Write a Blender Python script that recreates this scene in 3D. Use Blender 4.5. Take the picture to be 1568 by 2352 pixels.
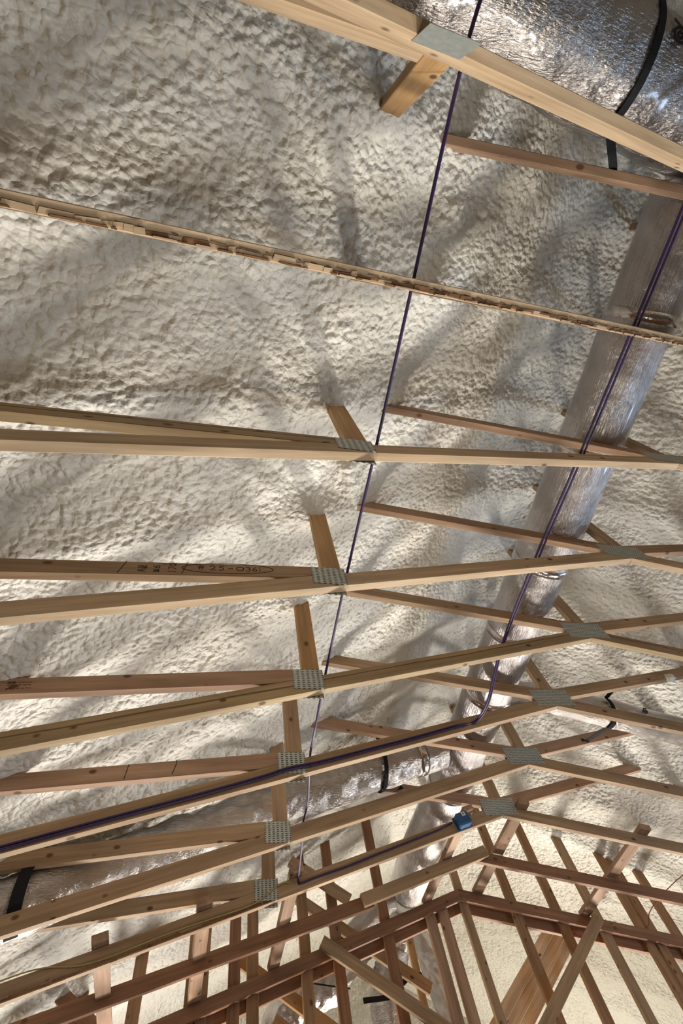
import bpy, bmesh, math, random
import numpy as np
from mathutils import Vector, Matrix
random.seed(7)
for o in list(bpy.data.objects): bpy.data.objects.remove(o, do_unlink=True)
SC = bpy.context.scene; COL = SC.collection

# ------------------------------------------------------------------ camera
cam = bpy.data.cameras.new('camera'); camo = bpy.data.objects.new('camera', cam); COL.objects.link(camo)
F = 1126.66
cam.sensor_fit = 'VERTICAL'; cam.sensor_height = 36.0; cam.lens = F / 2352 * 36.0
cam.clip_start = 0.02; cam.clip_end = 100
RT = Vector((0.9721, -0.1777, -0.1534)); DN = Vector((0.0927, 0.8909, -0.4446)); FW = Vector((0.2156, 0.4180, 0.8825))
M = Matrix((RT, -DN, -FW)).transposed().to_4x4()
camo.matrix_world = Matrix.Translation((0, 0, 0)) @ M.to_quaternion().to_matrix().to_4x4()
SC.camera = camo

# ------------------------------------------------------------------ world, lamps, exposure
w = bpy.data.worlds.new('world'); SC.world = w; w.use_nodes = True
w.node_tree.nodes['Background'].inputs[0].default_value = (0.75, 0.82, 1.0, 1)
w.node_tree.nodes['Background'].inputs[1].default_value = 0.12
SC.view_settings.view_transform = 'Standard'; SC.view_settings.look = 'None'
SC.view_settings.gamma = 1; SC.view_settings.use_curve_mapping = False
SC.view_settings.exposure = 0.4

def lamp(name, loc, energy, color, size, target=None, spread=180):
    l = bpy.data.lights.new(name, 'AREA'); l.shape = 'DISK'; l.size = size
    l.energy = energy; l.color = color; l.spread = math.radians(spread)
    o = bpy.data.objects.new(name, l); COL.objects.link(o); o.location = loc
    d = (Vector(target) - Vector(loc)) if target else Vector((0, 0, 1))
    o.rotation_euler = d.to_track_quat('-Z', 'Y').to_euler()
    return o
lamp('work_light_far', (4.3, 8.6, -1.3), 118, (1.0, 0.92, 0.76), 0.4, (2.8, 6.5, 2.6))
lamp('work_light_low', (3.9, 7.6, -0.9), 74, (1.0, 0.94, 0.85), 0.8, (0.9, 2.0, 2.0), 100)
lamp('fill_light_left', (-0.6, 6.2, -0.9), 62, (1.0, 0.95, 0.88), 0.6, (0.5, 2.0, 2.0), 120)  # added fill that spreads and softens the key shadows, not a real fixture
lamp('fill_light_side', (5.8, 5.5, -0.9), 50, (1.0, 0.96, 0.90), 0.6, (1.0, 1.2, 2.3), 110)  # added fill from the right to even out falloff, not a real fixture
lamp('floor_fill_light', (1.3, 1.3, -1.5), 17, (1.0, 0.93, 0.82), 0.9, (1.2, 1.0, 2.4), 150)  # added upward fill to brighten the chord undersides
lamp('window_light', (7.4, 1.5, 0.1), 60, (0.52, 0.73, 1.0), 0.9, (1.8, 0.8, 2.4))

# ------------------------------------------------------------------ measures
S = 0.6096; Y0 = -0.663; TH = 0.038; WD = 0.089
SL = 0.256; PX = 2.3546; PZ = 2.205; JX = 0.4575
def TY(k): return Y0 + (k - 1) * S
def chord_z(x): return PZ - SL * abs(x - PX)         # underside of the bottom chords
def roof_z(x):                                       # mean foam surface
    dx = abs(x - PX); return 2.255 + 0.5 * (PX) - 0.5 * math.sqrt(dx * dx + 0.12 ** 2) + 0.02

# ------------------------------------------------------------------ materials
def nodes(name):
    m = bpy.data.materials.new(name); m.use_nodes = True
    nt = m.node_tree; return m, nt, nt.nodes['Principled BSDF']
def N(nt, t, **kw):
    n = nt.nodes.new(t)
    for k, v in kw.items():
        if k.startswith('i_'): n.inputs[k[2:].replace('_', ' ')].default_value = v
        else: setattr(n, k, v)
    return n
def ramp(nt, stops):
    r = nt.nodes.new('ShaderNodeValToRGB'); e = r.color_ramp.elements
    while len(e) < len(stops): e.new(0.5)
    for q, (p, c) in zip(e, stops):
        q.position = p; q.color = tuple(c) + (1,) if len(c) == 3 else c
    return r
def mixc(nt, fac, a, b, mode='MIX'):
    m = nt.nodes.new('ShaderNodeMix'); m.data_type = 'RGBA'; m.blend_type = mode
    L = nt.links
    for sock, v in ((m.inputs[0], fac), (m.inputs[6], a), (m.inputs[7], b)):
        if isinstance(v, (int, float)): sock.default_value = v
        elif isinstance(v, tuple): sock.default_value = v if len(v) == 4 else v + (1,)
        else: L.new(v, sock)
    return m.outputs[2]

def wood(name, base, dark, spray=0.0, stripe=0.0, rough=0.62):
    m, nt, bs = nodes(name); L = nt.links
    tc = N(nt, 'ShaderNodeTexCoord'); oi = N(nt, 'ShaderNodeObjectInfo')
    off = N(nt, 'ShaderNodeVectorMath', operation='MULTIPLY_ADD')
    L.new(oi.outputs['Random'], off.inputs[0]); off.inputs[1].default_value = (37, 11, 5); L.new(tc.outputs['Object'], off.inputs[2])
    v = off.outputs[0]
    mp = N(nt, 'ShaderNodeMapping'); mp.inputs['Scale'].default_value = (1.1, 26, 20); L.new(v, mp.inputs[0])
    g = N(nt, 'ShaderNodeTexNoise', i_Scale=1.6, i_Detail=6.0, i_Roughness=0.65, i_Distortion=0.35); L.new(mp.outputs[0], g.inputs[0])
    gr = ramp(nt, [(0.32, (0, 0, 0)), (0.68, (1, 1, 1))]); L.new(g.outputs[0], gr.inputs[0])
    c = mixc(nt, gr.outputs[0], dark, base)
    mp2 = N(nt, 'ShaderNodeMapping'); mp2.inputs['Scale'].default_value = (0.9, 5, 5); L.new(v, mp2.inputs[0])
    b = N(nt, 'ShaderNodeTexNoise', i_Scale=2.0, i_Detail=3.0); L.new(mp2.outputs[0], b.inputs[0])
    br = ramp(nt, [(0.3, (0.72, 0.70, 0.68)), (0.7, (1.12, 1.1, 1.06))]); L.new(b.outputs[0], br.inputs[0])
    c = mixc(nt, 1.0, c, br.outputs[0], 'MULTIPLY')
    # knots
    mp3 = N(nt, 'ShaderNodeMapping'); mp3.inputs['Scale'].default_value = (6.5, 10.0, 10.0); L.new(v, mp3.inputs[0])
    k = N(nt, 'ShaderNodeTexVoronoi', i_Scale=1.0, i_Randomness=1.0); L.new(mp3.outputs[0], k.inputs[0])
    kr = ramp(nt, [(0.085, (1, 1, 1)), (0.15, (0, 0, 0))]); L.new(k.outputs['Distance'], kr.inputs[0])
    c = mixc(nt, kr.outputs[0], c, (0.13, 0.065, 0.03, 1))
    if stripe:
        sx = N(nt, 'ShaderNodeSeparateXYZ'); L.new(tc.outputs['Object'], sx.inputs[0])
        mr = N(nt, 'ShaderNodeMath', operation='MULTIPLY_ADD'); L.new(b.outputs[0], mr.inputs[0]); mr.inputs[1].default_value = 0.035; L.new(sx.outputs[1], mr.inputs[2])
        sr = ramp(nt, [(0.0, (0, 0, 0)), (0.40, (0, 0, 0)), (0.5, (1, 1, 1)), (0.6, (0, 0, 0))])
        ms = N(nt, 'ShaderNodeMapRange'); L.new(mr.outputs[0], ms.inputs[0])
        ms.inputs[1].default_value = stripe - 0.035; ms.inputs[2].default_value = stripe + 0.035
        L.new(ms.outputs[0], sr.inputs[0])
        c = mixc(nt, sr.outputs[0], c, (0.10, 0.06, 0.02, 1))
    if spray:
        sx2 = N(nt, 'ShaderNodeSeparateXYZ'); L.new(tc.outputs['Object'], sx2.inputs[0])
        nz = N(nt, 'ShaderNodeTexNoise', i_Scale=14.0, i_Detail=5.0); L.new(tc.outputs['Object'], nz.inputs[0])
        ma = N(nt, 'ShaderNodeMath', operation='MULTIPLY_ADD'); L.new(nz.outputs[0], ma.inputs[0]); ma.inputs[1].default_value = 0.25; L.new(sx2.outputs[0], ma.inputs[2])
        ms = N(nt, 'ShaderNodeMapRange'); L.new(ma.outputs[0], ms.inputs[0])
        ms.inputs[1].default_value = spray + 0.17; ms.inputs[2].default_value = spray - 0.03
        ms.inputs[3].default_value = 0.0; ms.inputs[4].default_value = 0.9
        c = mixc(nt, ms.outputs[0], c, (0.66, 0.60, 0.50, 1))
    L.new(c, bs.inputs['Base Color']); bs.inputs['Roughness'].default_value = rough
    bs.inputs['Specular IOR Level'].default_value = 0.25
    bu = N(nt, 'ShaderNodeBump', i_Strength=0.25, i_Distance=0.0015); L.new(g.outputs[0], bu.inputs['Height']); L.new(bu.outputs[0], bs.inputs['Normal'])
    return m
W = dict(
    pale=wood('wood_pale', (0.691, 0.536, 0.374), (0.480, 0.340, 0.209)),
    tan=wood('wood_tan', (0.480, 0.337, 0.212), (0.318, 0.207, 0.118)),
    pink=wood('wood_pink', (0.480, 0.321, 0.220), (0.326, 0.196, 0.126)),
    orange=wood('wood_orange', (0.528, 0.337, 0.160), (0.385, 0.225, 0.096)),
    red=wood('wood_red', (0.344, 0.184, 0.108), (0.222, 0.109, 0.059)),
    striped=wood('wood_striped', (0.480, 0.361, 0.216), (0.333, 0.232, 0.126), stripe=0.03),
    sprayed=wood('wood_sprayed', (0.448, 0.298, 0.200), (0.296, 0.181, 0.111), spray=0.42),
    orange_sprayed=wood('wood_orange_sprayed', (0.528, 0.345, 0.168), (0.385, 0.232, 0.104), spray=0.06),
    brown=wood('wood_brown', (0.40, 0.245, 0.135), (0.27, 0.15, 0.075)),
    bark=wood('wood_bark', (0.336, 0.188, 0.096), (0.126, 0.054, 0.022)),
)

def foam_mat():
    m, nt, bs = nodes('spray_foam'); L = nt.links
    tc = N(nt, 'ShaderNodeTexCoord')
    n1 = N(nt, 'ShaderNodeTexNoise', i_Scale=1.3, i_Detail=4.0); L.new(tc.outputs['Object'], n1.inputs[0])
    r1 = ramp(nt, [(0.3, (0.66, 0.63, 0.56)), (0.55, (0.735, 0.71, 0.65)), (0.75, (0.76, 0.74, 0.69))]); L.new(n1.outputs[0], r1.inputs[0])
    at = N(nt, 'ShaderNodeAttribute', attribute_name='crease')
    cr = ramp(nt, [(0.0, (1, 1, 1)), (0.75, (0.93, 0.90, 0.85)), (1.0, (0.70, 0.60, 0.46))]); L.new(at.outputs['Fac'], cr.inputs[0])  # crease shade put into the colour, darkest in the gaps between lumps
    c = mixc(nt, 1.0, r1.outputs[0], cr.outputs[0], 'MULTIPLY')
    n2 = N(nt, 'ShaderNodeTexNoise', i_Scale=3.1, i_Detail=5.0, i_Roughness=0.7); L.new(tc.outputs['Object'], n2.inputs[0])
    r2 = ramp(nt, [(0.66, (0, 0, 0)), (0.80, (1, 1, 1))]); L.new(n2.outputs[0], r2.inputs[0])
    c = mixc(nt, r2.outputs[0], c, (0.58, 0.47, 0.33, 1))
    L.new(c, bs.inputs['Base Color']); bs.inputs['Roughness'].default_value = 0.5
    bs.inputs['Specular IOR Level'].default_value = 0.35
    v0 = N(nt, 'ShaderNodeTexVoronoi', i_Scale=30.0, feature='F1'); nd = N(nt, 'ShaderNodeTexNoise', i_Scale=12.0, i_Detail=3.0); L.new(tc.outputs['Object'], nd.inputs[0])
    va = N(nt, 'ShaderNodeVectorMath', operation='MULTIPLY_ADD'); L.new(nd.outputs['Color'], va.inputs[0]); va.inputs[1].default_value = (0.07, 0.07, 0.07); L.new(tc.outputs['Object'], va.inputs[2]); L.new(va.outputs[0], v0.inputs[0])
    b0 = N(nt, 'ShaderNodeBump', i_Strength=0.7, i_Distance=0.018, invert=True); L.new(v0.outputs['Distance'], b0.inputs['Height'])
    v = N(nt, 'ShaderNodeTexVoronoi', i_Scale=75.0, feature='SMOOTH_F1'); L.new(tc.outputs['Object'], v.inputs[0])
    b1 = N(nt, 'ShaderNodeBump', i_Strength=0.35, i_Distance=0.006, invert=True); L.new(v.outputs['Distance'], b1.inputs['Height']); L.new(b0.outputs[0], b1.inputs['Normal'])
    nf = N(nt, 'ShaderNodeTexNoise', i_Scale=55.0, i_Detail=4.0); L.new(tc.outputs['Object'], nf.inputs[0])
    b2 = N(nt, 'ShaderNodeBump', i_Strength=0.35, i_Distance=0.006); L.new(nf.outputs[0], b2.inputs['Height']); L.new(b1.outputs[0], b2.inputs['Normal'])
    L.new(b2.outputs[0], bs.inputs['Normal'])
    return m
FOAM = foam_mat()

def foil(name, tint=(0.80, 0.78, 0.78), rough=0.24, scale=(90, 90, 90), strength=0.6, film=0.0):
    m, nt, bs = nodes(name); L = nt.links
    tc = N(nt, 'ShaderNodeTexCoord')
    mp = N(nt, 'ShaderNodeMapping'); mp.inputs['Scale'].default_value = scale; L.new(tc.outputs['Object'], mp.inputs[0])
    n = N(nt, 'ShaderNodeTexNoise', i_Scale=1.0, i_Detail=4.0, i_Roughness=0.6, i_Distortion=0.3); L.new(mp.outputs[0], n.inputs[0])
    n0 = N(nt, 'ShaderNodeTexNoise', i_Scale=9.0, i_Detail=5.0); L.new(tc.outputs['Object'], n0.inputs[0])
    b0 = N(nt, 'ShaderNodeBump', i_Strength=0.5, i_Distance=0.03); L.new(n0.outputs[0], b0.inputs['Height'])
    b = N(nt, 'ShaderNodeBump', i_Strength=strength, i_Distance=0.01); L.new(n.outputs[0], b.inputs['Height']); L.new(b0.outputs[0], b.inputs['Normal'])
    L.new(b.outputs[0], bs.inputs['Normal'])
    r = ramp(nt, [(0.3, tuple(x * 0.78 for x in tint)), (0.7, tint)]); L.new(n0.outputs[0], r.inputs[0])
    L.new(r.outputs[0], bs.inputs['Base Color'])
    bs.inputs['Metallic'].default_value = 1.0 - film; bs.inputs['Roughness'].default_value = rough
    bs.inputs['Coat Weight'].default_value = 0.4; bs.inputs['Coat Roughness'].default_value = 0.12
    return m
FOIL = foil('duct_foil', (0.50, 0.47, 0.455), 0.30, (150, 150, 12), 0.55)
FOIL_Y = foil('duct_foil_main', (0.52, 0.48, 0.475), 0.27, (140, 5, 140), 0.6, 0.12)
FOIL_X = foil('duct_foil_cross', (0.50, 0.47, 0.455), 0.24, (28, 110, 110), 0.75, 0.05)
TAPE = foil('duct_tape', (0.66, 0.60, 0.58), 0.22, (20, 20, 20), 0.3)

def plain(name, col, rough=0.5, metal=0.0, spec=0.5):
    m, nt, bs = nodes(name); L = nt.links
    tc = N(nt, 'ShaderNodeTexCoord'); n = N(nt, 'ShaderNodeTexNoise', i_Scale=40.0, i_Detail=3.0); L.new(tc.outputs['Object'], n.inputs[0])
    r = ramp(nt, [(0.3, tuple(x * 0.85 for x in col)), (0.7, tuple(min(1, x * 1.08) for x in col))]); L.new(n.outputs[0], r.inputs[0])
    L.new(r.outputs[0], bs.inputs['Base Color']); bs.inputs['Roughness'].default_value = rough; bs.inputs['Metallic'].default_value = metal
    bs.inputs['Specular IOR Level'].default_value = spec
    return m
PURPLE = plain('cable_purple', (0.040, 0.018, 0.085), 0.4)
BLACK = plain('strap_black', (0.012, 0.012, 0.014), 0.75, 0.0, 0.2)
TANC = plain('cable_tan', (0.42, 0.32, 0.12), 0.5)
REDC = plain('cable_red', (0.35, 0.09, 0.05), 0.45)
BLUE = plain('box_blue', (0.012, 0.085, 0.22), 0.35)
WHITE = plain('sticker_white', (0.72, 0.74, 0.72), 0.6)
GREY = plain('sticker_grey', (0.30, 0.33, 0.33), 0.6)
INK = plain('ink', (0.02, 0.012, 0.01), 0.7)
STAMP = plain('stamp_ink', (0.12, 0.06, 0.035), 0.8)
FLOORM = plain('subfloor_board', (0.22, 0.185, 0.14), 0.8)
WALLM = plain('wall_sheathing', (0.20, 0.175, 0.14), 0.8)

def plate_mat(px, pz):
    m, nt, bs = nodes('galvanised_plate'); L = nt.links
    tc = N(nt, 'ShaderNodeTexCoord'); s = N(nt, 'ShaderNodeSeparateXYZ'); L.new(tc.outputs['Object'], s.inputs[0])
    def wave(sock, period, duty):
        a = N(nt, 'ShaderNodeMath', operation='MULTIPLY'); L.new(sock, a.inputs[0]); a.inputs[1].default_value = 2 * math.pi / period
        c = N(nt, 'ShaderNodeMath', operation='COSINE'); L.new(a.outputs[0], c.inputs[0])
        r = N(nt, 'ShaderNodeMapRange'); L.new(c.outputs[0], r.inputs[0]); r.inputs[1].default_value = duty; r.inputs[2].default_value = duty + 0.25
        return r.outputs[0]
    a = wave(s.outputs[0], px, -0.1); b = wave(s.outputs[1], pz, 0.05)
    mu = N(nt, 'ShaderNodeMath', operation='MULTIPLY'); L.new(a, mu.inputs[0]); L.new(b, mu.inputs[1])
    n = N(nt, 'ShaderNodeTexNoise', i_Scale=60.0, i_Detail=4.0); L.new(tc.outputs['Object'], n.inputs[0])
    r = ramp(nt, [(0.3, (0.36, 0.38, 0.35)), (0.7, (0.56, 0.58, 0.54))]); L.new(n.outputs[0], r.inputs[0])
    c = mixc(nt, mu.outputs[0], r.outputs[0], (0.07, 0.075, 0.06, 1))
    L.new(c, bs.inputs['Base Color']); bs.inputs['Metallic'].default_value = 0.45; bs.inputs['Roughness'].default_value = 0.5
    bu = N(nt, 'ShaderNodeBump', i_Strength=0.7, i_Distance=0.003, invert=True); L.new(mu.outputs[0], bu.inputs['Height']); L.new(bu.outputs[0], bs.inputs['Normal'])
    return m
PLATE = plate_mat(0.0254, 0.0125)
PLATE_P = plate_mat(0.0145, 0.0145)
PLATE_S = plain('plate_smooth', (0.42, 0.45, 0.43), 0.5, 0.5)

# ------------------------------------------------------------------ helpers
def setp(o, label=None, cat=None, group=None, kind=None):
    if label: o['label'] = label
    if cat: o['category'] = cat
    if group: o['group'] = group
    if kind: o['kind'] = kind
    return o
def empty(name, loc, label, cat, group=None):
    o = bpy.data.objects.new(name, None); COL.objects.link(o); o.location = loc; o.empty_display_size = 0.1
    return setp(o, label, cat, group)
def link(name, me, mat, parent=None, mw=None):
    o = bpy.data.objects.new(name, me); COL.objects.link(o)
    if mat: me.materials.append(mat)
    mw = mw or Matrix.Identity(4)
    if parent is not None:
        o.parent = parent
        pm = parent.matrix_world if parent.type != 'EMPTY' else Matrix.Translation(parent.location)
        if parent.type == 'MESH' and parent.parent is not None:
            pm = Matrix.Translation(parent.parent.location) @ parent.matrix_basis
        elif parent.type == 'MESH': pm = parent.matrix_basis
        o.matrix_basis = pm.inverted() @ mw
    else: o.matrix_basis = mw
    return o
def finish(bm, name, smooth=False):
    bmesh.ops.recalc_face_normals(bm, faces=bm.faces)
    me = bpy.data.meshes.new(name); bm.to_mesh(me); bm.free()
    if smooth:
        for p in me.polygons: p.use_smooth = True
    return me
def clip(poly, n, c):
    """keep the part of a 2D polygon where n.p <= c"""
    out = []
    for i in range(len(poly)):
        a, b = poly[i], poly[(i + 1) % len(poly)]
        da = n[0] * a[0] + n[1] * a[1] - c; db = n[0] * b[0] + n[1] * b[1] - c
        if da <= 0: out.append(a)
        if (da < 0 < db) or (db < 0 < da):
            t = da / (da - db); out.append((a[0] + t * (b[0] - a[0]), a[1] + t * (b[1] - a[1])))
    return out
def prism(name, poly, origin, ax, ay, thick, mat, parent=None, bevel=0.0025, centre=True):
    """polygon (u,v) in the plane ax/ay at origin, extruded along ax x ay, bevelled a little"""
    ax = Vector(ax).normalized(); ay = Vector(ay); ay = (ay - ax * ay.dot(ax)).normalized(); az = ax.cross(ay)
    q = []
    for p in poly:
        if not q or (abs(p[0] - q[-1][0]) + abs(p[1] - q[-1][1])) > 0.004: q.append(p)
    if abs(q[0][0] - q[-1][0]) + abs(q[0][1] - q[-1][1]) < 0.004: q.pop()
    bm = bmesh.new(); h = thick / 2
    lo = [bm.verts.new((p[0], p[1], -h)) for p in q]; hi = [bm.verts.new((p[0], p[1], h)) for p in q]
    bm.faces.new(lo[::-1]); bm.faces.new(hi)
    for i in range(len(q)):
        j = (i + 1) % len(q); bm.faces.new((lo[i], lo[j], hi[j], hi[i]))
    if bevel: bmesh.ops.bevel(bm, geom=list(bm.edges), offset=bevel, segments=1, affect='EDGES', profile=0.5)
    me = finish(bm, name)
    R = Matrix((ax, ay, az)).transposed().to_4x4()
    return link(name, me, mat, parent, Matrix.Translation(origin) @ R)
def lumber(name, a, b, up, mat, parent=None, width=WD, thick=TH, halfs=(), bevel=0.0025):
    """2x4 whose wide face is the plane (ab, up); a-b is the centre line; halfs = list of (point, normal) cutting planes"""
    a = Vector(a); b = Vector(b); ax = (b - a).normalized(); up = Vector(up); ay = (up - ax * up.dot(ax)).normalized(); Ln = (b - a).length
    poly = [(0, -width / 2), (Ln, -width / 2), (Ln, width / 2), (0, width / 2)]
    for pt, n in halfs:
        pt = Vector(pt) - a; n = Vector(n)
        poly = clip(poly, (n.dot(ax), n.dot(ay)), n.dot(pt))
    return prism(name, poly, a, ax, ay, thick, mat, parent, bevel)
def tube(name, pts, r, mat, parent=None, seg=10, closed_ends=True, squash=1.0, smooth_pts=0):
    P = [Vector(p) for p in pts]
    if smooth_pts:
        Q = []
        for i in range(len(P) - 1):
            p0 = P[max(i - 1, 0)]; p1 = P[i]; p2 = P[i + 1]; p3 = P[min(i + 2, len(P) - 1)]
            for k in range(smooth_pts):
                t = k / smooth_pts
                Q.append(0.5 * ((2 * p1) + (p2 - p0) * t + (2 * p0 - 5 * p1 + 4 * p2 - p3) * t * t + (3 * p1 - p0 - 3 * p2 + p3) * t ** 3))
        P = Q + [P[-1]]
    bm = bmesh.new(); rings = []
    d0 = (P[1] - P[0]).normalized(); ref = Vector((0, 0, 1)) if abs(d0.z) < 0.9 else Vector((0, 1, 0)); s = d0.cross(ref).normalized()
    for i, p in enumerate(P):
        d = (P[min(i + 1, len(P) - 1)] - P[max(i - 1, 0)]).normalized()
        s = (s - d * s.dot(d)).normalized(); u = s.cross(d)
        rr = r(i / (len(P) - 1)) if callable(r) else r
        rings.append([bm.verts.new(p + (s * math.cos(2 * math.pi * k / seg) + u * squash * math.sin(2 * math.pi * k / seg)) * rr) for k in range(seg)])
    for A, B in zip(rings, rings[1:]):
        for k in range(seg): bm.faces.new((A[k], A[(k + 1) % seg], B[(k + 1) % seg], B[k]))
    if closed_ends: bm.faces.new(rings[0]); bm.faces.new(rings[-1][::-1])
    me = finish(bm, name, True)
    o = link(name, me, mat, parent)
    return o
def ribbon(name, pts, width_dir, w, t, mat, parent=None):
    """flat strap with real thickness through pts"""
    P = [Vector(p) for p in pts]; wd = Vector(width_dir).normalized(); bm = bmesh.new(); rings = []
    for i, p in enumerate(P):
        d = (P[min(i + 1, len(P) - 1)] - P[max(i - 1, 0)]).normalized(); ww = (wd - d * wd.dot(d)).normalized(); n = d.cross(ww)
        rings.append([bm.verts.new(p + ww * a * w / 2 + n * b * t / 2) for a, b in ((-1, -1), (1, -1), (1, 1), (-1, 1))])
    for A, B in zip(rings, rings[1:]):
        for k in range(4): bm.faces.new((A[k], A[(k + 1) % 4], B[(k + 1) % 4], B[k]))
    bm.faces.new(rings[0][::-1]); bm.faces.new(rings[-1])
    return link(name, finish(bm, name), mat, parent)

# ------------------------------------------------------------------ foam heightfield
rng = np.random.RandomState(11)
def vnoise(x, y, seed):
    r = np.random.RandomState(seed); g = r.rand(256, 256)
    xi = np.floor(x).astype(int); yi = np.floor(y).astype(int); fx = x - xi; fy = y - yi
    fx = fx * fx * (3 - 2 * fx); fy = fy * fy * (3 - 2 * fy)
    a = g[xi % 256, yi % 256]; b = g[(xi + 1) % 256, yi % 256]; c = g[xi % 256, (yi + 1) % 256]; d = g[(xi + 1) % 256, (yi + 1) % 256]
    return (a * (1 - fx) + b * fx) * (1 - fy) + (c * (1 - fx) + d * fx) * fy
def fbm(x, y, seed, o=3):
    s = 0; a = 1; t = 0
    for i in range(o): s = s + a * vnoise(x * 2 ** i, y * 2 ** i, seed + i); t += a; a *= 0.5
    return s / t - 0.5
def worley(x, y, seed):
    r = np.random.RandomState(seed); jx = r.rand(512, 512); jy = r.rand(512, 512)
    xi = np.floor(x).astype(int); yi = np.floor(y).astype(int); f1 = np.full(x.shape, 9.0); f2 = np.full(x.shape, 9.0)
    for i in (-1, 0, 1):
        for j in (-1, 0, 1):
            cx = xi + i; cy = yi + j
            d = (cx + jx[cx % 512, cy % 512] - x) ** 2 + (cy + jy[cx % 512, cy % 512] - y) ** 2
            f2 = np.where(d < f1, f1, np.minimum(f2, d)); f1 = np.minimum(f1, d)
    return np.sqrt(f1), np.sqrt(f2)
def lumps(x, y):
    """popcorn surface of spray foam: height (towards the room) and crease mask"""
    wx = x + 0.035 * fbm(x * 9, y * 9, 3) + 0.012 * fbm(x * 40, y * 40, 5); wy = y + 0.035 * fbm(x * 9 + 7, y * 9 + 3, 4) + 0.012 * fbm(x * 40 + 5, y * 40, 6)
    zone = np.clip(fbm(x * 1.1 + 3, y * 1.4, 21, 3) * 3.2 + 0.34 + 0.25 * np.exp(-((y + 0.9) / 0.8) ** 2), 0, 1)      # 0 fine, 1 coarse
    a1, a2 = worley(wx / 0.027, wy / 0.022, 31); b1, b2 = worley(wx / 0.046, wy / 0.038, 32); c1, c2 = worley(wx / 0.10 + 9, wy / 0.09, 33)
    ha = 1 - np.minimum(a1, 1) ** 1.6; hb = 1 - np.minimum(b1, 1) ** 1.7; hc = 1 - np.minimum(c1, 1) ** 2
    soft = np.clip(fbm(x * 2.3 + 11, y * 1.9 + 5, 44, 3) * 3 + 0.95, 0.45, 1.0)
    h = (0.0135 * ha * (1 - 0.6 * zone) + 0.0165 * hb * (0.3 + 0.7 * zone)) * soft + 0.012 * hc * np.clip(zone * 1.4 - 0.2, 0, 1)
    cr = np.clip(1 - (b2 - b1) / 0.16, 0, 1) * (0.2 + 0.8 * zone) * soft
    return h, cr
def grid_mesh(name, X, Y, Z, CR, mat, flip=False):
    ny, nx = X.shape; co = np.stack([X, Y, Z], -1).reshape(-1, 3).astype(np.float32)
    i = np.arange((ny - 1) * (nx - 1)); r = i // (nx - 1); c = i % (nx - 1); a = r * nx + c
    f = np.stack([a, a + 1, a + nx + 1, a + nx], -1) if flip else np.stack([a, a + nx, a + nx + 1, a + 1], -1)
    me = bpy.data.meshes.new(name); me.vertices.add(len(co)); me.vertices.foreach_set('co', co.ravel())
    me.loops.add(f.size); me.loops.foreach_set('vertex_index', f.ravel().astype(np.int32))
    me.polygons.add(len(f)); me.polygons.foreach_set('loop_start', (np.arange(len(f)) * 4).astype(np.int32))
    me.polygons.foreach_set('use_smooth', np.ones(len(f), bool))
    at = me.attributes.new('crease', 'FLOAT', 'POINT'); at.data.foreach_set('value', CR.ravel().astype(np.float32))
    me.update(calc_edges=True); me.validate()
    return link(name, me, mat)
def steps(spans):
    out = []
    for a, b, d in spans: out += list(np.arange(a, b - d * 0.5, d))
    return np.array(out + [spans[-1][1]])
xs = steps([(-3.3, -1.3, 0.06), (-1.3, -0.9, 0.012), (-0.9, 1.9, 0.0066), (1.9, 2.35, 0.011), (2.35, 4.9, 0.0115), (4.9, 6.4, 0.03), (6.4, 8.0, 0.08)])
ys = steps([(-2.6, -1.2, 0.05), (-1.2, -1.0, 0.015), (-1.0, 1.9, 0.0066), (1.9, 4.2, 0.0095), (4.2, 9.0, 0.0165)])
GX, GY = np.meshgrid(xs, ys)
dx = np.abs(GX - PX)
base = 2.25 + 0.5 * PX - 0.5 * np.sqrt(dx ** 2 + 0.16 ** 2) + 0.02
H, CR = lumps(GX, GY)
big = 0.055 * fbm(GX * 1.3 + 2, GY * 2.1, 61, 3) + 0.038 * fbm(GX * 3.3, GY * 3.9, 66, 2)
phase = ((GY - Y0 - TH / 2) / S) % 1.0
raft = 0.5 + 0.5 * np.cos(2 * np.pi * phase)                       # rafters under the foam
drop = 0.028 * raft ** 3
for k in range(0, 13):
    y = Y0 + (k - 1) * S + TH / 2
    for sx in (-1, 1):
        nx_ = PX + sx * (PX - JX)
        d2 = ((GX - nx_) / 0.12) ** 2 + ((GY - y) / 0.10) ** 2
        drop = drop + (0.066 if k == 4 else 0.050) * np.exp(-d2)
        d3 = ((GX - (nx_ - sx * 0.22)) / 0.14) ** 2 + ((GY - y) / 0.05) ** 2
        drop = drop + 0.008 * np.exp(-d3)
# a few gobs of over-sprayed foam and dips
for (gx, gy, gr, ga) in ((0.66, 1.02, 0.09, 0.07), (0.60, 0.92, 0.05, 0.05), (0.92, -0.40, 0.10, 0.05), (1.15, -0.42, 0.1, 0.04), (0.25, -0.5, 0.14, 0.04), (0.72, -0.35, 0.09, -0.05), (0.95, 0.45, 0.10, -0.03)):
    e = np.exp(-(((GX - gx) ** 2 + (GY - gy) ** 2) / gr ** 2)); k1, k2 = worley(GX / 0.06 + gx, GY / 0.055, 71)
    drop = drop + ga * e * (0.55 + 0.6 * (1 - np.minimum(k1, 1) ** 2))
GZ = base - drop + big - H * 1.5
ceil = grid_mesh('ceiling', GX, GY, GZ, CR, FOAM); setp(ceil, kind='structure')

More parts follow.
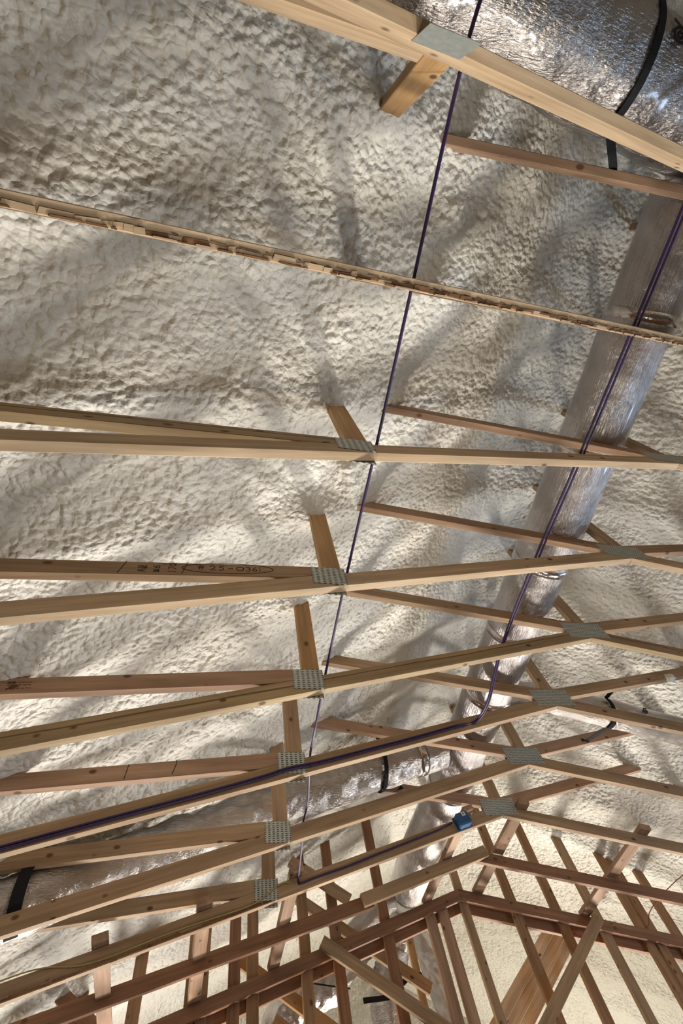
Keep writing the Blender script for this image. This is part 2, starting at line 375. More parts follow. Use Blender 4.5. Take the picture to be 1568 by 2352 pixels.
def foam_wall(name, y, x0, x1, z0, z1, d, sgn=-1):
    X, Z = np.meshgrid(np.arange(x0, x1, d), np.arange(z0, z1, d)); h, cr = lumps(X + 20, Z + 5)
    Yv = y + sgn * (h * 1.2 + 0.06 * fbm(X * 2, Z * 2, 81))
    o = grid_mesh(name, X, Yv, Z, cr, FOAM, flip=True); return setp(o, kind='structure')
foam_wall('wall_back', 9.0, -3.3, 8.0, -1.6, 3.6, 0.025)
def slab(name, lo, hi, mat):
    bm = bmesh.new(); bmesh.ops.create_cube(bm, size=1); lo = Vector(lo); hi = Vector(hi)
    for v in bm.verts: v.co = Vector([(lo[i] + hi[i]) / 2 + v.co[i] * (hi[i] - lo[i]) for i in range(3)])
    return setp(link(name, finish(bm, name), mat), kind='structure')
slab('floor', (-3.4, -2.7, -1.7), (8.1, 9.1, -1.6), FLOORM)
slab('wall_left', (-3.45, -2.7, -1.6), (-3.3, 9.1, 0.9), WALLM)
slab('wall_right', (8.0, -2.7, -1.6), (8.15, 9.1, 0.9), WALLM)
slab('wall_front', (-3.4, -2.75, -1.6), (8.1, -2.6, 3.6), WALLM)

# ------------------------------------------------------------------ trusses
def plate(name, cx, cz, wx, wz, y, mat, parent, tilt=0.0, front=True):
    yy = y - 0.0012 if front else y + TH + 0.0012
    c, s = math.cos(tilt), math.sin(tilt)
    return prism(name, [(-wx / 2, -wz / 2), (wx / 2, -wz / 2), (wx / 2, wz / 2), (-wx / 2, wz / 2)], (cx, yy, cz), (c, 0, s), (-s, 0, c), 0.002, mat, parent, 0)
def truss(k, label, mats, plates=True, back_plates=False, right_web=True, jm=True):
    y = TY(k); yc = y + TH / 2
    T = empty('roof_truss', (PX, yc, PZ), label, 'truss', 'scissor roof trusses')
    half = WD / 2; ca = math.cos(math.atan(SL)); hv = WD / ca        # vertical depth of sloped chord
    for sx in (-1, 1):
        def p(xx, z): return (PX + sx * xx, yc, z)                   # mirrored about the ridge, xx >= 0 measured outwards
        lm = mats['chordL'] if sx < 0 else mats['chordR']
        far = 3.75
        # bottom chord
        cz = lambda xx: PZ - SL * xx + hv / 2
        c = lumber('bottom_chord', p(far, cz(far)), p(-0.2, cz(-0.2)), (0, 0, 1), W[lm], T, halfs=[((PX, yc, PZ), (-sx, 0, 0))])
        if sx < 0: left_chord = c
        xj = PX - JX
        ctop = lambda xx: (PX + sx * xx, yc, PZ - SL * xx + hv)
        nchord = Vector((-sx * -SL * -1, 0, -1)); nchord = Vector((-SL * sx, 0, -1))  # outward (downward) from chord top
        # vertical web at J
        lumber('vertical_web', p(xj, 2.72), p(xj, 1.6), (1, 0, 0), W[mats['vert']], T, halfs=[(ctop(xj), nchord)])
        # web from N to the peak (underside 2.26 at the ridge, rising outwards)
        sN = 0.193; ccz = lambda xx: 2.26 + sN * xx + WD / 2 / math.cos(math.atan(sN))
        lumber('web', p(xj + 0.12, ccz(xj + 0.12)), p(0, ccz(0)), (0, 0, 1), W[mats['web']], T, halfs=[(ctop(0.3), nchord), ((PX + sx * WD / 2, yc, 0), (-sx, 0, 0)), ((PX + sx * (xj - WD / 2 - 0.003), yc, 0), (sx, 0, 0)), ])
        # outer web from J down to the top chord near the eave
        if jm:
            zl = lambda xx: 1.684 + 0.078 * (3.162 - xx) + WD / 2
            lumber('outer_web', p(3.9, zl(3.9)), p(xj + WD / 2 - 0.1, zl(xj)), (0, 0, 1), W[mats['outer']], T, halfs=[(ctop(xj), nchord), ((PX + sx * (xj + WD / 2), yc, 0), (-sx, 0, 0))])
        if plates:
            plate('connector_plate', PX + sx * (xj + 0.018), 1.794, 0.152, 0.125, y, PLATE if k > 1 else PLATE_S, T, 0.0)
            plate('connector_plate', PX + sx * (xj + 0.018), 1.772 - (.09 if k == 1 else 0), 0.152, 0.125 , y, PLATE if k > 1 else PLATE_S, T, 0.12 * -sx if k == 1 else 0, front=False)
    lumber('king_post', (PX, yc, PZ + 0.05), (PX, yc, 3.5), (1, 0, 0), W[mats['king']], T,
           halfs=[((PX, yc, PZ + hv), (SL, 0, -1)), ((PX, yc, PZ + hv), (-SL, 0, -1))])
    if plates:
        plate('peak_plate', PX - 0.01, PZ + 0.073, 0.30, 0.135, y, PLATE_P, T)
        plate('peak_plate', PX, PZ + 0.073, 0.30, 0.135, y, PLATE_P, T, front=False)
    return T, left_chord
def M_(cl, cr, vert, web, king, outer): return dict(chordL=cl, chordR=cr, vert=vert, web=web, king=king, outer=outer)
T1, c1 = truss(1, 'pale truss crossing the top right corner below the wide foil duct', M_('pale', 'pale', 'orange', 'sprayed', 'tan', 'pale'))
T2, c2 = truss(2, 'truss with a splintered bark-edged bottom chord crossing the upper picture', M_('pale', 'pale', 'orange', 'tan', 'tan', 'tan'), plates=False)
T3, c3 = truss(3, 'truss whose bottom chord lies almost level across the middle of the picture', M_('pale', 'pale', 'orange', 'sprayed', 'tan', 'striped'))
T4, c4 = truss(4, 'truss whose left web carries a circled handwritten number', M_('pale', 'pale', 'orange', 'sprayed', 'tan', 'tan'))
T5, c5 = truss(5, 'truss with a dark stripe along its bottom chord and a stamped left web', M_('striped', 'striped', 'orange', 'tan', 'tan', 'pink'))
T6, c6 = truss(6, 'truss with purple cables running down along the face of its left chord', M_('tan', 'tan', 'tan', 'tan', 'tan', 'pink'))
T7, c7 = truss(7, 'truss just below the cable-carrying one, foil branch duct behind its left chord', M_('tan', 'tan', 'tan', 'pink', 'tan', 'tan'))
T8, c8 = truss(8, 'lowest truss with metal plates, a blue electrical box fixed near its peak', M_('tan', 'tan', 'tan', 'pink', 'tan', 'tan'))

def onchord(k, x, dz=0.0): return Vector((x, TY(k), chord_z(x) + dz))
# bark wane and splinters on the second truss
rs = random.Random(5)
y2 = TY(2) + TH
bm = bmesh.new()
def chip(bm, c, L, w_, h, sl, skew):
    vs = []
    for a in (-1, 1):
        for b in (-1, 1):
            for d in (-1, 1):
                x = c[0] + a * L / 2 * (1 if b > 0 else 0.86); vs.append(bm.verts.new((x, c[1] + b * w_ / 2 + a * skew, c[2] + d * h / 2 + (x - c[0]) * sl)))
    for f in ((0, 1, 3, 2), (4, 6, 7, 5), (0, 4, 5, 1), (2, 3, 7, 6), (0, 2, 6, 4), (1, 5, 7, 3)): bm.faces.new([vs[i] for i in f])
bm2 = bmesh.new()
x = -1.15
while x < 3.0:
    L = rs.uniform(0.02, 0.085); z = chord_z(x + L / 2); sl = SL if x < PX else -SL
    dark = (0.3 < x < 1.9 and rs.random() < 0.75) or rs.random() < 0.25
    tgt = bm if dark else bm2
    chip(tgt, (x + L / 2, y2 - 0.010 + rs.uniform(-0.004, 0.004), z - rs.uniform(0.0, 0.004)), L, rs.uniform(0.007, 0.017), rs.uniform(0.003, 0.009), sl, rs.uniform(-0.002, 0.002))
    if rs.random() < 0.8: chip(bm2 if dark else bm, (x + L / 2 + 0.02, y2 - 0.003, z - 0.001), L * rs.uniform(0.5, 1.1), rs.uniform(0.003, 0.007), rs.uniform(0.006, 0.012), sl, 0)
    if rs.random() < 0.5: chip(bm, (x + L / 2, y2 - 0.020, z - 0.0005), L * rs.uniform(0.3, 0.9), 0.0025, 0.004, sl, 0.001)
    x += L * rs.uniform(0.75, 1.0)
bm3 = bmesh.new(); x = -1.25
while x < 0.45:
    L = rs.uniform(0.03, 0.10); chip(bm3, (x + L / 2, TY(8) + 0.001, chord_z(x + L / 2) + rs.uniform(0.006, 0.014)), L, 0.006, rs.uniform(0.008, 0.020), SL, 0); x += L * 0.95
o = link('bark_edge', finish(bm3, 'bark_edge'), W['bark'], T8); o['kind'] = 'stuff'; o['label'] = 'dark bark left along the lower chord edge'
for o_, (b_, m_, n_, l_) in enumerate(((bm, W['bark'], 'bark_edge', 'dark reddish bark left along the chord edge'), (bm2, W['pale'], 'splinters', 'pale torn splinters along the chord edge'))):
    o = link(n_, finish(b_, n_), m_, T2); o['kind'] = 'stuff'; o['label'] = l_

# ---- handwriting on the fourth truss (thin ink strokes on the face of the outer web)
def strokes(name, lines, origin, ax, ay, w_, mat, parent):
    ax = Vector(ax).normalized(); ay = Vector(ay).normalized(); nrm = ax.cross(ay); bm = bmesh.new()
    for ln in lines:
        for (a, b) in zip(ln, ln[1:]):
            a = Vector(a); b = Vector(b); d = b - a
            if d.length < 1e-6: continue
            d.normalize(); n = Vector((-d.y, d.x)) * w_ / 2; a2 = a - d * w_ * 0.35; b2 = b + d * w_ * 0.35
            vs = [bm.verts.new((q.x, q.y, zz)) for zz in (0, 0.0006) for q in (a2 - n, b2 - n, b2 + n, a2 + n)]
            for f in ((0, 1, 2, 3), (4, 7, 6, 5), (0, 4, 5, 1), (1, 5, 6, 2), (2, 6, 7, 3), (3, 7, 4, 0)): bm.faces.new([vs[i] for i in f])
    R = Matrix((ax, ay, nrm)).transposed().to_4x4()
    return link(name, finish(bm, name), mat, parent, Matrix.Translation(origin) @ R)
def arc(cx, cy, rx, ry, a0, a1, n=14): return [(cx + rx * math.cos(math.radians(a0 + (a1 - a0) * i / n)), cy + ry * math.sin(math.radians(a0 + (a1 - a0) * i / n))) for i in range(n + 1)]
G = {  # unit glyphs, box 1 x 1
 '#': [[(.3, 0), (.4, 1)], [(.65, 0), (.75, 1)], [(.1, .35), (.95, .4)], [(.1, .65), (.95, .7)]],
 '2': [arc(.42, .68, .36, .3, 160, -40, 9) + [(.05, .04), (.95, .04)]],
 '5': [[(.9, .95), (.3, .95), (.22, .58)] + arc(.45, .32, .36, .3, 110, -150, 10)],
 '-': [[(.05, .45), (.95, .5)]],
 '0': [arc(.5, .48, .46, .42, 0, 360, 16)],
 '3': [arc(.42, .72, .34, .24, 150, -80, 8) + arc(.42, .26, .40, .26, 80, -150, 9)],
 '6': [[(.75, .98), (.35, .7), (.12, .3)] + arc(.48, .27, .36, .26, 180, 540, 12)],
 '1': [[(.5, 0), (.52, 1)]],
 'A': [[(.05, 0), (.5, 1), (.9, 0)], [(.2, .4), (.8, .4)]],
 'u': [[(.1, .9), (.1, .15), (.5, .1), (.5, .8), (.5, .15), (.9, .1), (.9, .9)]],
 '7': [[(.1, .95), (.9, .95), (.35, 0)]],
 'a': [arc(.45, .45, .38, .4, 40, 400, 12), [(.85, .9), (.85, 0)]],
 '.': [[(.45, .1), (.55, .14)]],
}
def word(s, x, y, w_, h, gap, vertical=False, widths={}):
    out = []; cx = x
    for ch in s:
        cw = widths.get(ch, 1) * w_
        for ln in G.get(ch, []):
            for_ = [(cx + a * cw, y + b * h) for a, b in ln]
            out.append(for_)
        cx += cw + gap
    return out
def rot90(lines, ox, oy): return [[(ox - (b), oy + a) for a, b in ln] for ln in lines]
th = math.atan(0.078); axw = (math.cos(th), 0, math.sin(th)); ayw = (-math.sin(th), 0, math.cos(th))
wo = lambda x: Vector((x, TY(4) - 0.0002, 1.684 + 0.078 * (x + 0.807)))    # lower edge of that web at x
L_ = []
L_ += word('#', 0.048, 0.040, 0.028, 0.030, 0)
L_ += word('25', 0.098, 0.036, 0.027, 0.034, 0.007)
L_ += word('-', 0.172, 0.036, 0.022, 0.03, 0)
L_ += word('0', 0.206, 0.036, 0.034, 0.030, 0)
L_ += word('361.', 0.247, 0.034, 0.022, 0.031, 0.005, widths={'1': .5, '.': .6})
L_ += [arc(0.176, 0.050, 0.188, 0.037, 0, 360, 40)]
L_ += [[(-0.012, 0.006), (0.008, 0.083)]]
L_ += rot90(word('A2', 0.012, 0, 0.024, 0.030, 0.004), -0.150, 0.0)
L_ += rot90(word('u6', 0.012, 0, 0.024, 0.026, 0.004), -0.098, 0.0)
L_ += rot90(word('17a', 0.010, 0, 0.021, 0.030, 0.003), -0.036, 0.0)
L_ += [[(-0.252, 0.004), (-0.228, 0.086)]]
o = strokes('handwriting', L_, wo(-0.165), axw, ayw, 0.0032, INK, T4); o['label'] = 'black handwritten number in an oval and small notes'; o['kind'] = 'stuff'
L_ = [[(0, 0.006), (0.012, 0.084)], [(0.225, 0.010), (0.242, 0.060), (0.244, 0.086)]]
for l_ in L_: strokes('pencil_mark', [l_], Vector((-0.40, TY(6) - 0.0002, 1.684 + 0.078 * 0.407)), axw, ayw, 0.004, INK, T6)
L_ = []
for r_, yy in enumerate((0.060, 0.045, 0.026)):
    xx = 0.0
    while xx < 0.085:
        l2 = rs.uniform(0.005, 0.016); L_.append([(xx, yy + rs.uniform(-.001, .001)), (xx + l2, yy + rs.uniform(-.002, .002))]); xx += l2 + rs.uniform(0.004, 0.009)
L_.append([(0, .02), (.012, .034), (.02, .02)]); L_.append([(-.004, .056), (.022, .056), (.022, .064), (-.004, .064)])
o = strokes('grade_stamp', L_, Vector((-0.855, TY(5) - 0.0002, 1.684 - 0.004)), axw, ayw, 0.004, STAMP, T5); o['label'] = 'faded brown grade stamp'; o['kind'] = 'stuff'

bm = bmesh.new(); bmesh.ops.create_icosphere(bm, subdivisions=3, radius=1.0)
for v in bm.verts:
    k_ = 1 + 0.16 * math.sin(v.co.x * 5 + 1) * math.sin(v.co.y * 6) + 0.12 * math.sin(v.co.z * 7 + v.co.x * 4); v.co = Vector((v.co.x * 0.045, v.co.y * 0.028, v.co.z * 0.032)) * k_
o = link('foam_gob', finish(bm, 'foam_gob', True), FOAM, T6, Matrix.Translation((3.56, TY(6) - 0.004, 2.50))); o['label'] = 'small blob of white foam stuck on the web'
# ---- stick framed pair 9 and the gable frame 10
def chordpair(root, y, mat, cut=None, dz=0.0, sx_list=(-1, 1), far=3.75, name='bottom_chord'):
    yc = y + TH / 2; hv = WD * math.sqrt(1 + SL * SL); out = []
    for sx in sx_list:
        f = lambda xx: (PX + sx * xx, yc, PZ - SL * xx + hv / 2 + dz)
        out.append(lumber(name, f(far), f(-0.2), (0, 0, 1), W[mat if sx < 0 else mat], root, halfs=[((PX, yc, PZ), (-sx, 0, 0))]))
    return out
T9 = empty('ceiling_chords', (PX, TY(9), PZ), 'pair of chords with a spliced left chord, just behind the truss with the blue box', 'rafter')
yc = TY(9) + TH / 2; hv = WD * math.sqrt(1 + SL * SL)
f = lambda x, dz=0: (x, yc, chord_z(x) + hv / 2 + dz)
lumber('bottom_chord', (-1.4, yc, 1.32 + .045), f(1.33, -0.012), (0, 0, 1), W['red'], T9)
q = lumber('bottom_chord', (1.24, yc - 0.039, chord_z(1.24) + hv / 2), (PX + 0.06, yc - 0.039, chord_z(PX) + hv / 2 + 0.012), (0, 0, 1), W['tan'], T9); q['label'] = 'lighter spliced length of the left chord'
lumber('bottom_chord', f(6.1), (PX - 0.1, yc, PZ + hv / 2 + 0.01), (0, 0, 1), W['red'], T9)
T10 = empty('gable_truss', (PX, TY(10), PZ), 'doubled reddish chords carrying the row of gable studs at the bottom', 'truss')
chordpair(T10, TY(10), 'red')
chordpair(T10, 4.905, 'red', dz=-0.062, name='backing_chord')
ys_ = TY(10) + TH + 0.020
def stud(x, z0, z1, wd=WD, mat='tan', y=ys_, label=None):
    o = lumber('stud', (x, y, z0), (x, y, z1), (1, 0, 0), W[mat], T10, width=wd)
    if label: o['label'] = label
    return o
def rz(x): return 2.275 + 0.5 * PX - 0.5 * abs(x - PX)
for x, m in ((-0.73, 'brown'), (-0.357, 'brown'), (0.03, 'brown'), (0.105, 'brown'), (0.34, 'red'), (0.48, 'brown'), (0.90, 'brown'), (1.165, 'red'), (1.615, 'red'), (2.035, 'pink'), (2.165, 'pink'), (2.385, 'tan'), (2.87, 'brown'), (3.285, 'brown'), (3.67, 'tan'), (4.06, 'brown'), (4.165, 'brown'), (4.40, 'brown'), (4.85, 'brown')):
    stud(x, 0.75, rz(x) + 0.06 if x not in (2.035, 2.165) else chord_z(x) + 0.09, 0.089 if x not in (2.385, 4.06) else 0.075, m)
lumber('bottom_plate', (-1.4, ys_, 0.73), (6.2, ys_, 0.73), (0, 1, 0), W['tan'], T10)
o = lumber('stud', (1.945, 5.3, 0.85), (1.955, 5.3, 2.25), (1, 0, 0), W['orange'], None, width=0.06)
o.name = 'loose_stud'; setp(o, 'narrow yellowish stud standing behind the gable studs left of the peak', 'stud')

# ---- long braces lying across the tops of chords 8 to 10 (running away from the viewer)
def long_brace(x0, x1, label, mat='pink', y0=TY(8) - 0.07, y1=4.858):
    xm = (x0 + x1) / 2; sx = -1 if xm < PX else 1
    zt = chord_z(xm) + WD * math.sqrt(1 + SL * SL) + 0.0205
    ax = Vector((0, 1, 0)); ay = Vector((1, 0, SL if xm < PX else -SL)).normalized(); Ln = y1 - y0
    wd = 0.089
    o = prism('long_brace', [(0, -wd / 2), (Ln, -wd / 2), (Ln, wd / 2), (0, wd / 2)], (xm, y0, zt + 0.002), ax, ay, TH, W[mat])
    return setp(o, label, 'brace', 'long braces laid across the chords')
long_brace(2.50, 2.59, 'long brace over the chords starting just right of the lowest metal peak plate')
long_brace(3.47, 3.58, 'long brace over the chords farthest to the right')
long_brace(1.98, 2.08, 'long brace over the chords starting behind the blue box')
long_brace(0.59, 0.68, 'long brace over the chords starting right of the lowest left plate')
long_brace(0.01, 0.10, 'long brace over the chords starting left of the lowest left plate')
long_brace(-0.55, -0.46, 'long brace over the chords farthest to the left')

# ---- diagonal braces
def dbrace(a, b, label, mat='tan', up=(0, 0, 1), name='diagonal_brace'):
    o = lumber(name, a, b, up, W[mat]); return setp(o, label, 'brace', 'diagonal braces at the gable')
dbrace((1.02, 4.775, 1.955 + .02), (2.5, 4.775, 0.955), 'pale diagonal brace running down right in front of the gable studs left of the peak', 'tan')
dbrace((3.60, 4.775, 1.95), (2.52, 4.775, 1.21), 'broad knotty diagonal brace running down left in front of the gable studs', 'tan')
dbrace((0.80, 4.775, 2.595), (1.30, 4.775, 2.25), 'short diagonal brace coming down from the foam behind the lowest left plate', 'tan')
dbrace((0.80, 5.05, 2.49), (1.95, 5.05, 1.70), 'middle diagonal brace behind the gable studs below the spliced chord', 'tan')
dbrace((-1.05, 4.775, 1.96), (-0.55, 4.775, 1.60), 'short dark diagonal brace low at the left edge', 'red')
dbrace((0.35, 5.05, 2.05), (1.75, 5.05, 1.10), 'diagonal brace behind the studs crossing the crumpled foil duct', 'orange')
dbrace((0.70, 5.4, 1.75), (1.40, 5.4, 1.27), 'lowest diagonal brace beside the crumpled foil duct', 'tan')
# three ply sloped beam behind the studs
beam = empty('sloped_beam', (3.3, 5.2, 2.0), 'pale three-ply sloped beam behind the gable studs right of the peak', 'beam')
dirn = Vector((3.41 - 2.62, 0, 2.02 - 1.47)).normalized(); nrm_ = Vector((-dirn.z, 0, dirn.x))
for i in range(3):
    c0 = Vector((3.02, 5.2 + 0.03 * i, 1.745)) + nrm_ * ((1 - i) * 0.088)
    lumber('ply', c0 - dirn * 1.5, c0 + dirn * (0.62 - 0.05 * i), (0, 0, 1), W['pale'], beam)

# ------------------------------------------------------------------ ducts
def cyl_duct(name, path, rad, mat, parent, seg=56, per=0.03, wob=0.006, seed=0, rib=0.0, ribp=0.05):
    P = [Vector(p) for p in path]; Q = [P[0]]
    for a, b in zip(P, P[1:]):
        n = max(1, int((b - a).length / per))
        for i in range(1, n + 1): Q.append(a.lerp(b, i / n))
    for _ in range(6 if len(P) > 2 else 0):
        Q = [Q[0]] + [(Q[i - 1] + Q[i] * 2 + Q[i + 1]) / 4 for i in range(1, len(Q) - 1)] + [Q[-1]]
    bm = bmesh.new(); rings = []; d0 = (Q[1] - Q[0]).normalized(); ref = Vector((0, 0, 1)) if abs(d0.z) < 0.9 else Vector((0, 1, 0)); s = d0.cross(ref).normalized(); acc = 0
    r_ = np.random.RandomState(seed); tab = r_.rand(64, 64)
    def nz(a, b):
        ai = int(math.floor(a)); bi = int(math.floor(b)); fa = a - ai; fb = b - bi
        g = lambda i, j: tab[i % 64, j % 64]
        return (g(ai, bi) * (1 - fa) + g(ai + 1, bi) * fa) * (1 - fb) + (g(ai, bi + 1) * (1 - fa) + g(ai + 1, bi + 1) * fa) * fb - .5
    for i, p in enumerate(Q):
        d = (Q[min(i + 1, len(Q) - 1)] - Q[max(i - 1, 0)]).normalized(); s = (s - d * s.dot(d)).normalized(); u = s.cross(d)
        if i: acc += (p - Q[i - 1]).length
        ring = []
        for k in range(seg):
            a = 2 * math.pi * k / seg
            rr = rad + wob * 2 * nz(acc * 9, k * 16 / seg) + wob * nz(acc * 30, k * 32 / seg + 7) + rib * math.cos(2 * math.pi * acc / ribp)
            ring.append(bm.verts.new(p + (s * math.cos(a) + u * math.sin(a)) * rr))
        rings.append(ring)
    for A, B in zip(rings, rings[1:]):
        for k in range(seg): bm.faces.new((A[k], A[(k + 1) % seg], B[(k + 1) % seg], B[k]))
    bm.faces.new(rings[0]); bm.faces.new(rings[-1][::-1])
    return link(name, finish(bm, name, True), mat, parent)
def band(y, r, parent, w_=0.05, name='tape_band'):
    return cyl_duct(name, [(DX, y, DZ), (DX, y + w_, DZ)], r, TAPE, parent, per=0.02, wob=0.001)
DX, DZ, DR = 2.066, 2.587, 0.183
D = empty('main_duct', (DX, 0, DZ), 'long straight foil duct running beside the king posts under the ridge', 'duct')
cyl_duct('duct_sleeve', [(DX, -0.72, DZ), (DX, 3.9, DZ), (DX, 4.6, DZ + 0.03), (DX, 5.35, DZ)], DR, FOIL_Y, D, per=0.03, wob=0.0035, seed=3)
for yy in (-0.15, 0.62, 1.42, 2.02, 2.62, 3.72): band(yy, DR + 0.004, D, 0.055)
B1 = empty('cross_duct', (1.4, -1.0, 2.3), 'wide foil duct in the top right corner, held by a black strap', 'duct')
cyl_duct('duct_sleeve', [(0.30, -1.01, 2.11), (1.37, -0.965, 2.40), (2.9, -0.93, 2.80)], 0.218, FOIL_X, B1, per=0.02, wob=0.009, seed=5, seg=64)
B2 = empty('left_branch_duct', (0.5, 3.3, 2.1), 'wrinkled foil branch duct running down left from the main duct', 'duct')
cyl_duct('duct_sleeve', [(1.86, 3.32, 2.60), (1.5, 3.32, 2.50), (0.98, 3.32, 2.335), (0.38, 3.32, 2.14), (-0.22, 3.30, 1.91), (-1.12, 3.12, 1.49)], 0.145, FOIL_X, B2, per=0.018, wob=0.012, seed=8)
cyl_duct('tape_band', [(1.66, 3.32, 2.545), (1.60, 3.32, 2.53)], 0.152, TAPE, B2, per=0.02, wob=0.001)
B3 = empty('right_branch_duct', (3.0, 2.72, 2.45), 'small foil branch duct running right from behind a peak plate', 'duct')
cyl_duct('duct_sleeve', [(2.262, 2.72, 2.64), (2.55, 2.72, 2.60), (3.10, 2.72, 2.44), (4.3, 2.72, 2.05)], 0.108, FOIL_X, B3, per=0.018, wob=0.006, seed=9)
cyl_duct('tape_band', [(2.52, 2.72, 2.605), (2.57, 2.72, 2.592)], 0.115, TAPE, B3, per=0.02, wob=0.001)
B4 = empty('hanging_flex_duct', (1.75, 5.6, 1.9), 'foil flexible duct hanging down behind the studs left of the peak', 'duct')
cyl_duct('duct_sleeve', [(2.04, 5.52, 2.48), (1.95, 5.75, 2.28), (1.78, 5.8, 1.95), (1.80, 5.8, 1.5), (1.85, 5.8, 0.9)], 0.15, FOIL_X, B4, per=0.02, wob=0.015, seed=12, rib=0.004)
B5 = empty('crumpled_flex_duct', (0.75, 5.7, 1.8), 'crumpled foil duct low behind the studs at the bottom edge', 'duct')
cyl_duct('duct_sleeve', [(1.6, 5.75, 2.35), (1.25, 5.75, 2.05), (0.80, 5.75, 1.86), (0.72, 5.75, 1.5), (0.72, 5.75, 1.0)], 0.15, FOIL_X, B5, per=0.016, wob=0.03, seed=15)
B6 = empty('gable_flex_duct', (2.4, 6.0, 1.9), 'foil duct standing behind the peak studs', 'duct')
cyl_duct('duct_sleeve', [(2.30, 6.05, 2.70), (2.40, 6.1, 2.35), (2.46, 6.1, 1.9), (2.62, 6.1, 1.0)], 0.10, FOIL, B6, per=0.018, wob=0.016, seed=19)
B7 = empty('side_flex_duct', (1.7, 5.3, 2.3), 'pale flexible duct elbow leaving the main duct behind the doubled chords', 'duct')
cyl_duct('duct_sleeve', [(1.86, 5.29, 2.46), (1.75, 5.28, 2.42), (1.50, 5.25, 2.26), (1.25, 5.25, 2.10)], 0.09, FOIL, B7, per=0.018, wob=0.006, seed=21)
# printed round emblem on the duct foil
def emblem(parent, c, n, s_, up=(0, 0, 1)):
    n = Vector(n).normalized(); up = Vector(up); ay = (up - n * up.dot(n)).normalized(); ax = ay.cross(n)
    lines = [arc(0, 0, 0.55 * s_, 0.75 * s_, 0, 360, 18), arc(0, 0, 0.22 * s_, 0.3 * s_, 0, 360, 12), [(-0.9 * s_, -0.9 * s_), (-0.35 * s_, 0.9 * s_)], [(-0.35 * s_, 0.9 * s_), (0.35 * s_, 0.95 * s_)]]
    o = strokes('printed_mark', lines, Vector(c) + n * 0.008, ax, ay, s_ * 0.28, INK, parent); o['kind'] = 'stuff'; return o
nn = Vector((0.2, -0.3, -0.95)).normalized(); emblem(B1, Vector((1.445, -1.034, 2.203)), nn, 0.042, (1, 0, 0.2))
nn = Vector((-0.1, -1.0, -0.15)).normalized(); emblem(B3, Vector((3.32, 2.607, 2.357)), nn, 0.026, (0.5, 0, 1))
# straps (ribbons wrapping under their duct)
def strap(name, label, pts, wdir, w_=0.042):
    o = ribbon(name, pts, wdir, w_, 0.003, BLACK); return setp(o, label, 'strap', 'black duct straps')
def wrap(xc, yc_, zc, r, a0, a1, n=12):   # angles in the YZ plane, 0 = +Y, 90 = up
    return [(xc, yc_ + r * math.cos(math.radians(a0 + (a1 - a0) * i / n)), zc + r * math.sin(math.radians(a0 + (a1 - a0) * i / n))) for i in range(n + 1)]
strap('duct_strap', 'black strap hanging round the wide foil duct at top right', [(1.33, -1.263, 2.62)] + wrap(1.345, -0.965, 2.39, 0.230, 195, 335, 14) + [(1.42, -0.697, 2.34), (1.50, -0.670, 2.42), (1.53, -0.668, 2.46)], (1, 0, 0.2), 0.034)
strap('duct_strap', 'black strap round the left branch duct beside the main duct', [(1.22, TY(7) + TH + 0.004, 2.56)] + wrap(1.30, 3.32, 2.435, 0.163, 155, 330, 12) + [(1.50, TY(8) - 0.003, 2.44), (1.56, TY(8) - 0.003, 2.47)], (1, 0, 0.3), 0.032)
strap('duct_strap', 'black strap round the left branch duct at the left picture edge', wrap(-0.86, 3.172, 1.613, 0.182, 120, 262, 12), (1, 0, 0.4), 0.06)
strap('duct_strap', 'black strap tying the right branch duct between two webs', [(3.075, TY(6) + TH + 0.003, 2.47)] + wrap(3.06, 2.72, 2.452, 0.122, 160, 320, 12) + [(2.99, TY(7) - 0.003, 2.40), (2.95, TY(7) - 0.003, 2.415)], (1, 0, -0.3), 0.032)
o = ribbon('duct_strap', [(1.42, 5.25, 1.75), (1.62, 5.22, 1.74), (1.85, 5.22, 1.86), (1.98, 5.25, 1.87)], (0, 0.5, 1), 0.05, 0.003, BLACK); setp(o, 'black strap round the flexible duct low behind the pale diagonal brace', 'strap', 'black duct straps')
o = ribbon('duct_strap', [(1.26, 5.12, 2.17), (1.29, 5.12, 2.10), (1.31, 5.12, 2.05)], (1, 0, 0.3), 0.04, 0.003, BLACK); setp(o, 'short black strap end behind the spliced chord', 'strap', 'black duct straps')

# ------------------------------------------------------------------ cables
CR_ = 0.0064
hvt = WD * math.sqrt(1 + SL * SL)
def top(k, x, d=0.007): return (x, TY(k) + TH / 2, chord_z(x) + hvt + d)
pts = [(0.66, -1.6, 1.99), (0.62, -1.2, 1.935), (0.59, -0.94, 1.895)]
for k, x in ((1, 0.544), (2, 0.54), (3, 0.537), (4, 0.530), (5, 0.532)): pts.append(top(k, x))
pts += [(0.528, 2.15, 1.79), top(6, 0.548), (0.60, 2.8, 1.86), top(7, 0.60), (0.625, 3.25, 1.85), (0.65, 3.585, 1.83)]
pts += [(0.665, TY(8) - 0.008, 1.815)] + [(x, TY(8) - 0.008, chord_z(x) + dz) for x, dz in ((0.78, 0.045), (1.0, 0.042), (1.2, 0.048), (1.5, 0.055), (1.75, 0.062), (1.88, 0.078))]
o = tube('purple_cable', pts, CR_, PURPLE, None, 8, smooth_pts=5); setp(o, 'single purple cable crossing the chords at mid picture, ending at the blue box', 'cable')
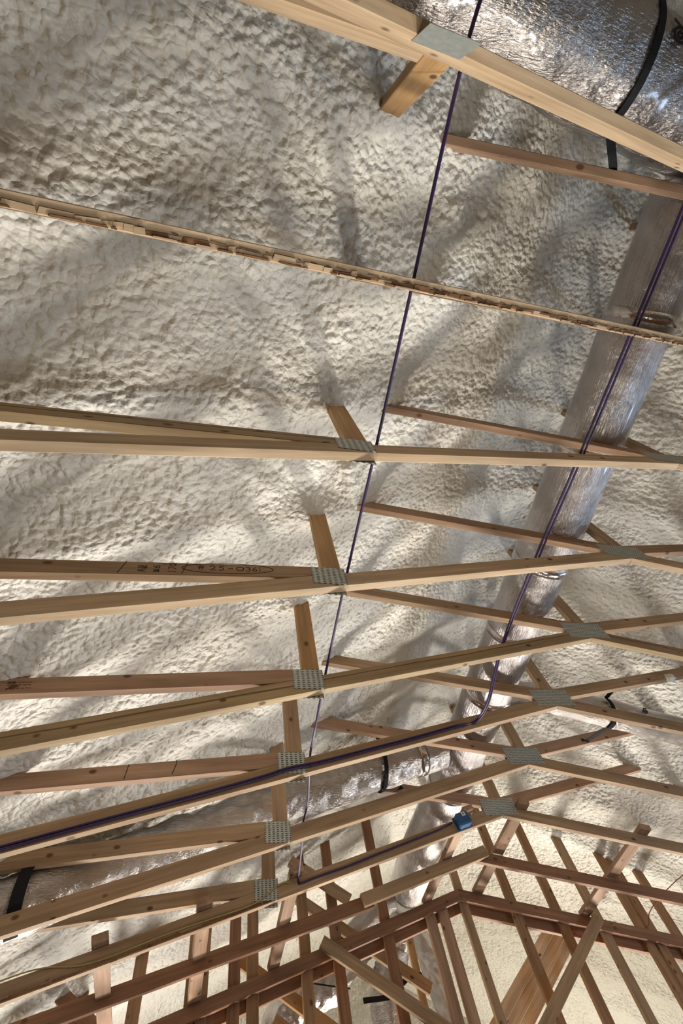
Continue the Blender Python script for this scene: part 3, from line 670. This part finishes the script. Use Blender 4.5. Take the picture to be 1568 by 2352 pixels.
for j, dxx in enumerate((0, 0.026)):
    pts = [(1.72 + dxx, -1.5, 2.19), (1.70 + dxx, -1.0, 2.165)]
    for k, x in ((1, 1.69), (2, 1.685), (3, 1.675), (4, 1.655), (5, 1.668)): pts.append(top(k, x + dxx * (1 if k < 5 else .55)))
    pts += [(1.67 + dxx * .5, 2.2, 2.055), (1.64, TY(6) - 0.007, 2.065 - j * 0.0135)]
    for x, dz in ((1.5, 0.046), (1.194, 0.040), (0.9, 0.040), (0.60, 0.040), (0.42, 0.05), (0.275, 0.040), (0, 0.034), (-0.4, 0.030), (-0.817, 0.026), (-1.3, 0.02)):
        pts.append((x, TY(6) - 0.007 - 0.001 * j, chord_z(x) + dz - j * 0.0135))
    o = tube('purple_cable', pts, CR_ * (1 if j == 0 else 0.85), PURPLE, None, 8, smooth_pts=5)
    setp(o, ('upper' if j == 0 else 'lower, thinner') + ' of two purple cables beneath the main duct that turn along a left chord', 'cable')
pts = [(-1.35, TY(8) - 0.02, 1.32), (-0.956, TY(8) - 0.02, 1.45), (-0.766, TY(8) - 0.006, 1.494), (-0.526, TY(8) - 0.006, 1.495), (-0.1, TY(8) - 0.006, 1.61), (0.30, TY(8) - 0.006, 1.70), (0.41, TY(8) - 0.007, 1.745), (0.53, TY(8) - 0.010, 1.82), (0.60, TY(8) - 0.006, 1.825)]
o = tube('tan_cable', pts, 0.004, TANC, None, 8, smooth_pts=5); setp(o, 'thin tan cable along the lowest plated truss at lower left', 'cable')
o = tube('red_cable', [(4.9, 4.25, 2.10), (4.53, 4.45, 2.10), (4.14, 4.68, 1.952), (4.10, 4.80, 1.875), (4.07, 4.83, 1.873)], 0.004, REDC, None, 8, smooth_pts=4); setp(o, 'thin red cable at the right edge above the doubled chords', 'cable')
o = tube('black_cable', [(0.75, 5.15, 1.92), (1.0, 5.15, 1.86), (1.3, 5.15, 1.80)], 0.006, BLACK, None, 8, smooth_pts=3); setp(o, 'short black cable low behind the studs in front of the crumpled foil duct', 'cable')

# ------------------------------------------------------------------ blue box
BX = 1.965
box = empty('electrical_box', (BX, TY(8), chord_z(BX) + 0.045), 'blue plastic electrical box fixed to the lowest plated truss near its peak', 'box')
ang = math.atan(SL); axb = (math.cos(ang), 0, math.sin(ang)); ayb = (-math.sin(ang), 0, math.cos(ang))
prism('box_body', [(-0.056, -0.047), (0.056, -0.047), (0.056, 0.047), (-0.056, 0.047)], (BX, TY(8) - 0.036, chord_z(BX) + 0.056), axb, ayb, 0.070, BLUE, box, 0.010)
cc = Vector((BX, TY(8) - 0.0715, chord_z(BX) + 0.056))
prism('sticker', [(-0.017, -0.015), (0.017, -0.015), (0.017, 0.015), (-0.017, 0.015)], cc + Vector(axb) * 0.010 + Vector(ayb) * 0.026, axb, ayb, 0.001, WHITE, box, 0)
prism('sticker_print', [(-0.009, -0.008), (0.009, -0.008), (0.009, 0.008), (-0.009, 0.008)], cc + Vector(axb) * 0.010 + Vector(ayb) * 0.026 - Vector((0, 0.0008, 0)), axb, ayb, 0.001, GREY, box, 0)
prism('mounting_rim', [(-0.063, -0.052), (0.063, -0.052), (0.063, 0.052), (-0.063, 0.052)], (BX, TY(8) - 0.0035, chord_z(BX) + 0.056), axb, ayb, 0.006, BLUE, box, 0.002)
